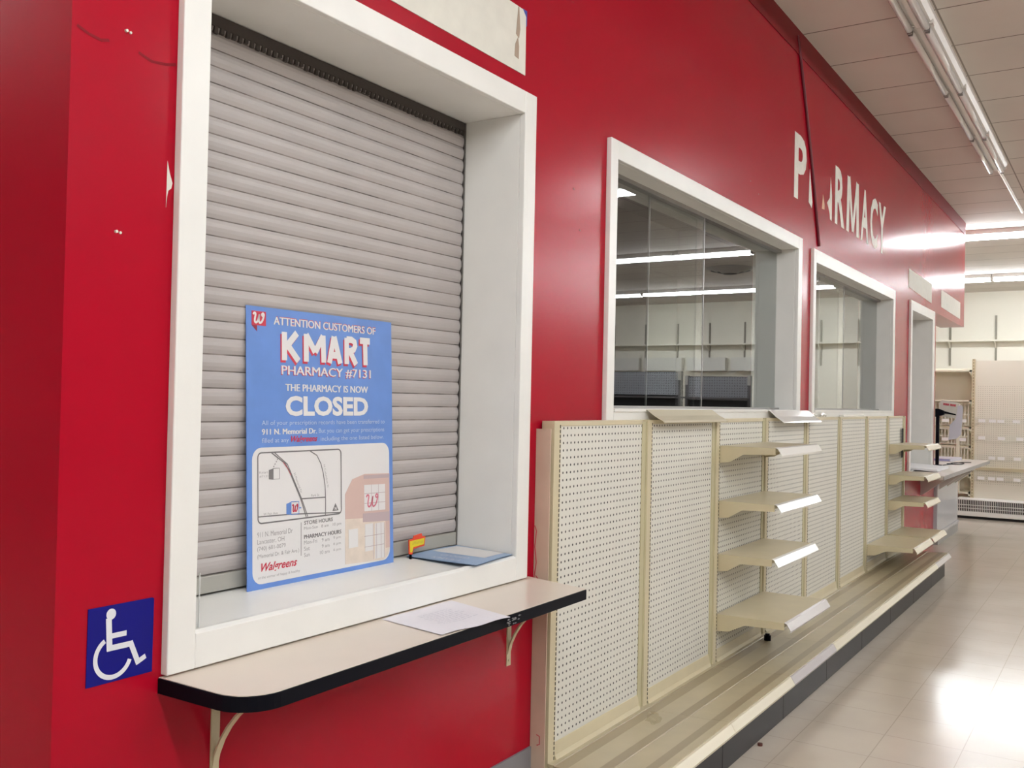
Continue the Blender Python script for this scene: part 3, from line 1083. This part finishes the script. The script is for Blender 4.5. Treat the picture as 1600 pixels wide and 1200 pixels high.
for k in range(8):
    x0, x1 = POSTS[k], POSTS[k + 1]
    root = thing('gondola_bay', 'cream pegboard shelving bay ' + DOC[k], 'shelving', (x0, -0.06, 0), 'pegboard shelving bays along the red wall')
    MB().box(x0 + 0.038, x1 - 0.056, -0.056, -0.046, 0.27, 1.500).build('peg_panel', PEG, root)
    post(x0, root)
    g = MB()
    g.box(x1 - 0.058, x1 - 0.0135, -0.060, -0.01, 0.20, 1.512)
    g.box(x1 - 0.021, x1 - 0.0145, -0.0635, -0.058, 0.20, 1.512)
    g.build('side_channel', CHANNEL, root)
    if k == 7:
        post(x1, root)
    g = MB()
    g.box(x0 + 0.041, x1 - 0.058, -0.060, -0.012, 1.500, 1.520)
    g.build('top_rail', CREAM, root, bevel=0.002)
    g = MB()
    g.prism([(x0 + 0.041, -0.046, 0.207), (x0 + 0.041, -0.078, 0.207), (x0 + 0.041, -0.066, 0.235), (x0 + 0.041, -0.058, 0.280), (x0 + 0.041, -0.046, 0.280)], (x1 - x0 - 0.095, 0, 0))
    g.build('bottom_rail', CREAM, root)
    g = MB()
    L = x1 - x0
    # deck with shallow pressed steps
    g.strip([(-0.060, 0.206), (-0.090, 0.206), (-0.094, 0.203), (-0.240, 0.203), (-0.244, 0.206), (-0.290, 0.208), (-0.294, 0.205), (-0.390, 0.209), (-0.394, 0.213), (-0.470, 0.217), (-0.472, 0.180)], x0 - 0.012, x1 - 0.0135, 0.012)
    d = g.build('base_deck', DECK, root)
    n_ = MB()
    n_.strip([(-0.466, 0.222), (-0.480, 0.220), (-0.500, 0.188), (-0.497, 0.180)], x0 - 0.011, x1 - 0.0145, 0.004)
    n_.build('price_channel', RAILS[k], d)
    MB().box(x0 - 0.0115, x1 - 0.015, -0.446, -0.436, 0.002, 0.188).build('kick_plate', KICK, root, bevel=0.002)
    if k == 0:
        g = MB()
        g.box(x0 - 0.040, x0 - 0.036, -0.066, -0.002, 0.20, 1.49)
        g.build('end_panel', CREAM_END, root)
        g = MB()
        g.box(x0 - 0.03, x0 + 0.002, -0.46, -0.004, 0.0, 0.20)
        g.build('base_end', CREAM, root)
        for pts in ([(-0.004, 1.12), (-0.012, 1.10), (-0.006, 1.04), (-0.014, 0.98), (-0.005, 0.92), (-0.010, 0.88)],
                    [(-0.012, 0.93), (-0.022, 0.92), (-0.024, 0.90), (-0.013, 0.895)],
                    [(-0.030, 0.33), (-0.044, 0.325), (-0.044, 0.295), (-0.032, 0.29)]):
            g = MB()
            put_stroke(g, lambda u, v, h: (x0 - 0.0402 - h, u, v), pts, 0.004, 0.0004)
            g.build('red_paint_smear', PRED, root)
    if k == 2:
        for zt, dp in ((1.375, 0.30), (1.080, 0.30), (0.795, 0.29)):
            gshelf(root, x0, x1, zt, dp, RAILW)
        gshelf(root, x0, x1, 0.475, 0.36, RAILL)
    if k == 7:
        for zt, dp in ((1.262, 0.30), (0.982, 0.30), (0.748, 0.30)):
            gshelf(root, x0, x1, zt, dp, RAILC)
        gshelf(root, x0, x1, 0.44, 0.36, RAILC)
        g = MB()
        g.box(x1 + 0.037, x1 + 0.040, -0.066, -0.002, 0.20, 1.49)
        g.build('end_panel', CREAM, root)
        g = MB()
        g.box(x1 - 0.16, x1 - 0.11, -0.075, -0.067, 1.12, 1.40)
        g.build('dark_backing_strip', SLOT, root)
    if k == 6:
        gshelf(root, x0, x1, 0.44, 0.36, RAILC)

# loose pieces on the gondola
def loose_sheet(x0, x1, ya, za, yb, zb, label, m):
    g = MB()
    g.strip([(ya, za), (ya - 0.012, za + 0.002), ((ya + yb) / 2, (za + zb) / 2), (yb + 0.01, zb + 0.005), (yb, zb - 0.004)], x0, x1, 0.003)
    return tag(g.build('folded_metal_sheet', m), label, 'metal sheet')


loose_sheet(4.08, 4.90, 0.002 - 0.026, 1.562, -0.125, 1.510, 'folded cream metal sheet lying over the top of the second shelving bay', RAILC)
loose_sheet(5.86, 6.72, -0.028, 1.562, -0.135, 1.492, 'bright white folded metal sheet on top of the fourth shelving bay', RAILW)
g = MB()
g.box(7.62, 8.30, -0.06, -0.028, 1.5215, 1.536)
tag(g.build('loose_strip', RAILW), 'long white strip lying on top of the sixth shelving bay', 'strip')
for (cx, lab) in ((6.80, 'small clear clip on the bay top, nearer the folded white sheet'), (7.05, 'small clear clip on the bay top, farther from the folded white sheet')):
    g = MB()
    g.tube([(cx, -0.04, 1.531), (cx + 0.03, -0.045, 1.545), (cx + 0.06, -0.04, 1.531), (cx + 0.10, -0.035, 1.540), (cx + 0.13, -0.04, 1.53)], 0.008, 6)
    tag(g.build('plastic_clip', RAILW), lab, 'clip', 'loose clips on top of the fifth bay')
rr = random.Random(2)
g = MB()
me = bmesh.new()
bmesh.ops.create_icosphere(me, subdivisions=2, radius=0.034)
for v in me.verts:
    v.co *= 0.55 + 0.75 * rr.random()
    v.co.z *= 0.75
mz = min(v.co.z for v in me.verts)
me.verts.index_update()
g.v = [(v.co.x + 3.84, v.co.y - 0.20, v.co.z - mz + 0.2085) for v in me.verts]
g.f = [tuple(v.index for v in f.verts) for f in me.faces]
me.free()
tag(g.build('plastic_scrap', glass('crumpled_film', 1.55, (0.93, 0.92, 0.89, 1))), 'crumpled clear plastic scrap on the base deck by the second upright', 'scrap')
g = MB()
g.tube([(5.60, -0.135, 0.2135), (5.60, -0.135, 0.245)], 0.020, 14)
g.tube([(5.60, -0.135, 0.245), (5.60, -0.135, 0.255)], 0.013, 14)
tag(g.build('rubber_stopper', BLACK), 'small black stopper on the deck below the stepped shelves', 'stopper')
g = MB()
g.tube([(4.46, -0.47, 0.001), (4.46, -0.47, 0.012)], 0.012, 7)
tag(g.build('floor_crumb', mat('rust_brown', (0.10, 0.03, 0.02, 1), 0.8)), 'tiny brown crumb on the floor beside the dark kick plate', 'debris')

# ------------------------------------------------------------------ counter beyond the shelving
t = thing('pharmacy_counter', 'pale counter top on a grey panel base past the red wall', 'counter', (12.2, 0, 0))
MB().prism([(10.15, -0.009, 0.905), (10.15, -0.40, 0.905), (13.80, -0.40, 0.905), (13.86, -0.30, 0.905), (13.86, 0.28, 0.905), (12.14, 0.28, 0.905), (12.14, -0.009, 0.905)], (0, 0, 0.036)).build('counter_top', TOPLAM, t, bevel=0.002)
MB().box(10.14, 13.79, -0.408, -0.401, 0.903, 0.9405).build('front_edging', mat('worn_grey_edge', (0.30, 0.28, 0.26, 1), 0.5), t)
MB().box(12.21, 13.80, -0.03, 0.22, 0.10, 0.904).build('base_panel', GREYLAM, t)
MB().box(12.215, 13.78, -0.04, 0.2, 0.0, 0.115).build('kick_plate', mat('counter_kick', (0.30, 0.29, 0.27, 1), 0.5), t)
MB().box(12.205, 13.80, -0.046, -0.03, 0.115, 0.150).build('base_ledge', GREYLAM, t)
for x, yo in ((11.3, 0.0), (12.35, -0.03), (12.95, -0.03), (13.6, -0.03)):
    g = MB()
    g.prism([(x - 0.02, yo, 0.904), (x - 0.02, -0.36, 0.904), (x - 0.02, -0.36, 0.880), (x - 0.02, -0.30, 0.870), (x - 0.02, -0.08 + yo, 0.70), (x - 0.02, yo, 0.64)], (0.04, 0, 0))
    g.build('bracket', TOPLAM, t)

# display stand on the counter
t = thing('counter_display_stand', 'black post stand holding a pale tilted board over the counter', 'stand', (12.0, -0.06, 0.941))
MB().box(11.95, 12.05, -0.10, -0.02, 0.9412, 0.952).build('foot_plate', BLACK, t, bevel=0.003)
MB().box(11.975, 12.015, -0.072, -0.036, 0.952, 1.57).build('post', BLACK, t, bevel=0.004)
g = MB()
g.prism([(11.96, -0.03, 1.50), (11.96, -0.125, 1.53), (11.96, -0.125, 1.575), (11.96, -0.06, 1.60), (11.96, -0.03, 1.60)], (0.06, 0, 0))
g.build('clamp', BLACK, t, bevel=0.008)
g = MB()
g.prism([(11.99, -0.12, 1.545), (11.99, -0.245, 1.526), (11.99, -0.245, 1.540), (11.99, -0.12, 1.572)], (0.02, 0, 0))
g.build('arm', BLACK, t)


def bd(u, v, h):
    # board facing the camera: u across the aisle, v up
    return (12.06 - h, -0.045 - 0.215 * u - 0.012 * v, 1.515 + 0.19 * v - 0.028 * u)


g = MB()
g.prism([bd(0.12, 0, 0), bd(1.0, 0, 0), bd(1.0, 0.90, 0), bd(0.16, 1, 0), bd(0.02, 0.82, 0)], (0.06, 0, 0))
b_ = g.build('board', mat('pale_board', (0.66, 0.63, 0.56, 1), 0.5), t)
g = MB()
for k in range(15):
    if k == 7:
        continue
    u = 0.22 + k * 0.042
    g.prism([bd(u, 0.70, 0.001), bd(u + 0.034, 0.70, 0.001), bd(u + 0.036, 0.83, 0.001), bd(u + 0.004, 0.83, 0.001)], (-0.001, 0, 0))
g.build('red_lettering', PRED, b_)
g = MB()
g.prism([bd(0.62, -1.35, 0.004), bd(1.02, -1.2, 0.004), bd(1.22, -0.9, 0.004), bd(1.20, 0.75, 0.004), bd(1.08, 0.85, 0.004), bd(0.93, 0.75, 0.004), bd(0.90, 0.0, 0.004), bd(0.62, -0.45, 0.004)], (0.003, 0, 0))
g.build('lilac_sheet', LILAC, t)
g = MB()
pts = [(12.03, -0.11, 0.947)]
for k in range(20):
    a = k / 19 * 2 * math.pi
    pts.append((12.55 + 0.22 * math.cos(a + 2.6), -0.19 + 0.07 * math.sin(a + 2.6), 0.947))
pts += [(12.40, -0.10, 0.947), (12.85, -0.20, 0.947), (12.95, -0.29, 0.947)]
g.tube(pts, 0.005, 6)
tag(g.build('cable_loop', BLACK), 'thin black cable looped on the counter top by the black post', 'cable')
MB_ = MB()
MB_.prism([(13.0, 0.16, 0.9415), (13.0, -0.05, 0.9415), (13.6, -0.10, 0.9415), (13.6, 0.16, 0.9415)], (0, 0, 0.035))
fo = tag(MB_.build('paper_folder', LILAC), 'lilac-blue folder lying at the back of the far counter', 'folder')
g = MB()
g.box(12.9990, 13.0005, -0.04, 0.15, 0.95, 0.97)
g.build('blue_spine', BLUEP, fo)
g = MB()
g.prism([(10.70, 0.01, 0.958), (10.75, -0.25, 0.944), (11.5, -0.25, 0.944), (11.62, 0.18, 0.958)], (0, 0, 0.022))
tag(g.build('paper_stack', mat('bright_paper', (0.85, 0.85, 0.86, 1), 0.6)), 'stack of white papers at the narrow opening above the far counter', 'papers')

# ------------------------------------------------------------------ back of the store
t = thing('wall_ledge', 'long cream ledge running along the back wall on slotted standards', 'ledge', (22.8, -5, 3.05))
MB().box(22.70, 22.999, -12.9, 3.2, 3.06, 3.095).build('ledge_board', BACKW, t, bevel=0.004)
y = 2.32
while y > -12.5:
    MB().box(22.975, 22.999, y - 0.02, y + 0.02, 2.55, 3.63).build('standard', STD, t)
    g = MB()
    g.prism([(22.975, y - 0.012, 3.055), (22.72, y - 0.012, 3.055), (22.72, y - 0.012, 3.04), (22.975, y - 0.012, 2.93)], (0, 0.024, 0))
    g.build('ledge_bracket', BACKW, t)
    y -= 0.905
yy = -5.05
k = 0
ORD = ['first', 'second', 'third', 'fourth', 'fifth', 'sixth', 'seventh', 'eighth', 'ninth']
while yy > -12:
    wdt = 1.06
    g = MB()
    g.box(22.80, 22.97, yy - wdt, yy, 2.42, 2.75)
    tag(g.build('header_box', mat('white_box', (0.78, 0.77, 0.72, 1), 0.6) if k == 0 else MATS['white_box']), 'white box below the back wall ledge, %s from the right as mirrored' % ORD[k], 'box', 'white boxes under the ledge')
    yy -= 1.20
    k += 1

# wire rack and pegboard end unit at the back
t = thing('wire_rack', 'cream shelving rack with wire basket fronts behind the counter', 'rack', (15.9, 0.8, 0))
MB().box(16.16, 16.19, 0.06, 1.55, 0.0, 2.22).build('back_panel', OLIVE, t)
for y in (0.05, 0.80, 1.55):
    p = MB().box(16.10, 16.16, y - 0.025, y + 0.025, 0.0, 2.34).build('upright', RACK, t)
for zt, dp, nm in ((2.185, 0.42, 'canopy'), (1.735, 0.42, 'shelf'), (1.33, 0.36, 'shelf'), (1.05, 0.36, 'shelf'), (0.62, 0.36, 'shelf'), (0.36, 0.36, 'shelf')):
    g = MB()
    g.box(16.12 - dp, 16.15, 0.075, 1.52, zt - 0.025, zt)
    for y in (0.075, 1.49):
        g.prism([(16.15, y, zt), (16.12 - dp, y, zt), (16.12 - dp, y, zt - 0.05), (16.15, y, zt - 0.14)], (0, 0.02, 0))
    g.build(nm, RACK, t)
for z0, z1 in ((1.36, 1.68), (1.08, 1.30), (0.64, 1.02)):
    g = MB()
    y = 0.10
    while y < 1.5:
        g.box(15.745, 15.752, y, y + 0.012, z0, z1)
        y += 0.045
    for z in (z0, (z0 + z1) / 2, z1):
        g.box(15.742, 15.754, 0.09, 1.5, z - 0.006, z + 0.006)
    b_ = g.build('wire_basket', WIRE, t)
    for y in (0.13, 0.37, 0.60):
        MB().box(15.725, 15.735, y, y + 0.09, z0 + 0.04, z0 + 0.085).build('label_holder', CLIP, b_)
MB().box(15.735, 15.765, 0.215, 0.265, 0.36, 1.735).build('divider_post', RACK, t)

t = thing('pegboard_end_unit', 'tall pale pegboard unit with clear trays against the back aisle', 'shelving', (15.8, -0.6, 0))
MB().box(15.765, 15.80, -1.28, 0.018, 0.28, 2.325).build('peg_panel', mat('pale_pegboard', (0.80, 0.76, 0.64, 1), 0.45), t)
p = MB().box(15.74, 15.80, 0.018, 0.062, 0.0, 2.345).build('upright', CREAM, t)
s = MB()
z = 0.3
while z < 2.33:
    s.box(15.7393, 15.7402, 0.034, 0.046, z, z + 0.022)
    z += 0.045
s.build('slot_row', mat('slot_brown', (0.25, 0.2, 0.12, 1), 0.8), p)
s = MB()
z = 0.5
while z < 1.95:
    y = -1.2
    while y < -0.02:
        s.box(15.7643, 15.7652, y, y + 0.007, z, z + 0.007)
        y += 0.03
    z += 0.03
s.build('peg_holes', mat('hole_tan', (0.30, 0.26, 0.18, 1), 0.8), t)
for zc, ys in ((1.42, (-0.05, -0.19, -0.30, -0.50)), (1.17, (-0.05, -0.31, -0.55)), (0.88, (-0.19, -0.31, -0.52)), (0.58, (-0.05, -0.19, -0.30, -0.52))):
    g = MB()
    g.box(15.60, 15.765, -1.2, 0.0, zc - 0.03, zc - 0.026)
    g.box(15.60, 15.604, -1.2, 0.0, zc - 0.026, zc + 0.06)
    b_ = g.build('clear_tray', ACRYL, t)
    for y in ys:
        MB().box(15.590, 15.599, y - 0.09, y, zc - 0.01, zc + 0.035).build('label_holder', CLIP, b_)
MB().box(15.70, 15.765, -1.25, 0.0, 0.70, 0.745).build('cross_rail', CREAM, t)
g = MB()
g.box(15.45, 15.80, -1.28, 0.22, 0.04, 0.105)
g.box(15.45, 15.80, -1.28, 0.22, 0.27, 0.285)
g.build('base_bumper', WHITE, t, bevel=0.01)
g = MB()
y = -1.27
while y < 0.21:
    g.box(15.452, 15.460, y, y + 0.009, 0.105, 0.27)
    y += 0.0235
g.box(15.452, 15.460, -1.27, 0.215, 0.195, 0.205)
g.box(15.452, 15.460, -1.27, 0.215, 0.150, 0.158)
g.build('base_grille', WHITE, t)
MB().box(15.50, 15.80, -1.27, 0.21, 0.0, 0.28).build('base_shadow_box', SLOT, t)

# grey pegboard gondolas that the windows mirror
for (y0, y1, lab) in ((-4.42, -3.20, 'grey pegboard gondola nearer the red wall, seen only mirrored in the glass'), (-5.95, -4.50, 'taller grey pegboard gondola, the left one mirrored in the glass')):
    zt = 2.16 if y0 < -5 else 2.08
    t = thing('aisle_gondola', lab, 'shelving', (15.8, (y0 + y1) / 2, 0), 'grey gondolas mirrored in the windows')
    MB().box(15.83, 15.85, y0, y1, 0.15, zt - 0.01).build('back_board', mat('dull_charcoal', (0.05, 0.05, 0.055, 1), 0.6) if 'dull_charcoal' not in MATS else MATS['dull_charcoal'], t)
    MB().box(15.80, 15.83, y0 + 0.04, y1 - 0.04, zt - 0.42, zt - 0.02).build('peg_header', PEGDARK, t)
    s = MB()
    z = zt - 0.40
    while z < zt - 0.04:
        y = y0 + 0.07
        while y < y1 - 0.06:
            s.box(15.7993, 15.801, y, y + 0.012, z, z + 0.012)
            y += 0.045
        z += 0.045
    s.build('peg_holes', SLOT, t)
    for y in (y0, y1 - 0.05):
        MB().box(15.76, 15.85, y, y + 0.05, 0.0, zt).build('upright', GREYB, t)
        MB().box(15.74, 15.76, y, y + 0.05, zt - 0.16, zt + 0.01).build('bright_cap', RAILW, t)
    for z in (0.15, 1.2, 1.68):
        MB().box(15.45, 15.83, y0 + 0.05, y1 - 0.05, z, z + 0.03).build('shelf', GREYB, t)

# ------------------------------------------------------------------ ceiling fittings
def strip_light(x0, x1, y0, y1, lit, label, group, along):
    """twin-tube strip light; 'along' is the axis of the tubes"""
    cx, cy = (x0 + x1) / 2, (y0 + y1) / 2
    t = thing('ceiling_light', label, 'ceiling light', (cx, cy, CZ), group)
    wd = 0.09
    tm = LIT if lit else DTUBE
    if along == 'y':
        MB().box(cx - wd, cx + wd, y0 + 0.005, y1 - 0.005, CZ - 0.07, CZ - 0.001).build('housing', LWHITE, t)
        for dx in (-0.055, 0.055):
            MB().tube([(cx + dx, y0 + 0.03, CZ - 0.105), (cx + dx, y1 - 0.03, CZ - 0.105)], 0.027, 10).build('tube', tm, t, smooth=True)
        for y in (y0 + 0.005, y1 - 0.03):
            MB().box(cx - wd, cx + wd, y, y + 0.025, CZ - 0.128, CZ - 0.07).build('lamp_holder', LWHITE, t)
    else:
        g = MB()
        g.prism([(x0 + 0.002, cy - 0.098, CZ - 0.001), (x0 + 0.002, cy - 0.098, CZ - 0.030), (x0 + 0.002, cy - 0.080, CZ - 0.066), (x0 + 0.002, cy - 0.018, CZ - 0.072),
                 (x0 + 0.002, cy - 0.014, CZ - 0.084), (x0 + 0.002, cy + 0.014, CZ - 0.084), (x0 + 0.002, cy + 0.018, CZ - 0.072), (x0 + 0.002, cy + 0.080, CZ - 0.066),
                 (x0 + 0.002, cy + 0.098, CZ - 0.030), (x0 + 0.002, cy + 0.098, CZ - 0.001)], (x1 - x0 - 0.004, 0, 0))
        g.build('housing', LWHITE, t)
        for dy in (-0.052, 0.052):
            MB().tube([(x0 + 0.035, cy + dy, CZ - 0.096), (x1 - 0.035, cy + dy, CZ - 0.096)], 0.022, 12).build('tube', tm, t, smooth=True)
        for x in (x0 + 0.004, x1 - 0.034):
            MB().box(x, x + 0.03, cy - wd, cy + wd, CZ - 0.075, CZ - 0.03).build('lamp_holder', LWHITE, t)
            MB().box(x + 0.008, x + 0.022, cy - 0.066, cy - 0.038, CZ - 0.120, CZ - 0.07).build('lamp_holder', METAL, t)
            MB().box(x + 0.008, x + 0.022, cy + 0.038, cy + 0.066, CZ - 0.120, CZ - 0.07).build('lamp_holder', METAL, t)
    return t


ROWS = [(20.05, [(0.28, 1.15), (-1.14, 0.28), (-4.42, -2.95), (-5.84, -4.42), (-7.26, -5.84), (-8.68, -7.26), (-10.10, -8.68)], 'in the row nearest the back wall'),
        (15.05, [(-0.80, 0.30), (0.30, 1.72), (-4.36, -2.94), (-5.78, -4.36), (-7.20, -5.78), (-8.62, -7.20), (-10.04, -8.62)], 'in the row just before the red fascia end'),
        (10.10, [(-3.60, -2.58), (-8.56, -7.0)], 'in the row beyond the lettering'),
        (5.20, [(-4.26, -2.84), (-10.46, -7.60)], 'in the row level with the first bays'),
        (2.75, [(-6.40, -3.54)], 'in an unseen row added for fill'),  # extra fixture out of view, added to make up light on the wall
        (0.30, [(-3.96, -1.10), (-6.82, -3.96), (3.0, 5.86)], 'in the row over the photographer'),
        (-4.60, [(-6.82, -3.96), (1.0, 3.86)], 'in the row behind the photographer')]
for x, segs, lab in ROWS:
    for q, (a, b) in enumerate(segs):
        strip_light(x - 0.09, x + 0.09, a, b, True, 'lit strip light %s, %s from the wall' % (lab, ORD[q]), 'lit ceiling strip lights', 'y')
for q in range(5):
    x1 = 11.0 - 1.462 * q
    strip_light(x1 - 1.462, x1, -0.74 - 0.09, -0.74 + 0.09, False,
                'unlit twin-tube strip light above the aisle, %s from the far end' % ORD[q], 'unlit strip lights running along the aisle', 'x')
g = MB()
g.tube([(11.0, -0.74, CZ - 0.03), (13.70, -0.75, CZ - 0.03)], 0.016, 8)
tag(g.build('ceiling_conduit', LWHITE), 'thin pale conduit on the ceiling past the unlit strip lights', 'conduit')
# round air diffuser, mirrored in the window
g = MB()
for r0, z0, z1 in ((0.46, -0.004, -0.05), (0.34, -0.03, -0.08), (0.22, -0.05, -0.11)):
    n = 28
    for k in range(n):
        a, b = 2 * math.pi * k / n, 2 * math.pi * (k + 1) / n
        g.poly([(17.3 + r0 * math.cos(a), -4.15 + r0 * math.sin(a), CZ + z0), (17.3 + r0 * math.cos(b), -4.15 + r0 * math.sin(b), CZ + z0),
                (17.3 + (r0 - 0.09) * math.cos(b), -4.15 + (r0 - 0.09) * math.sin(b), CZ + z1), (17.3 + (r0 - 0.09) * math.cos(a), -4.15 + (r0 - 0.09) * math.sin(a), CZ + z1)])
tag(g.build('air_diffuser', METAL), 'round metal air diffuser on the ceiling, mirrored in the near glass', 'air vent')
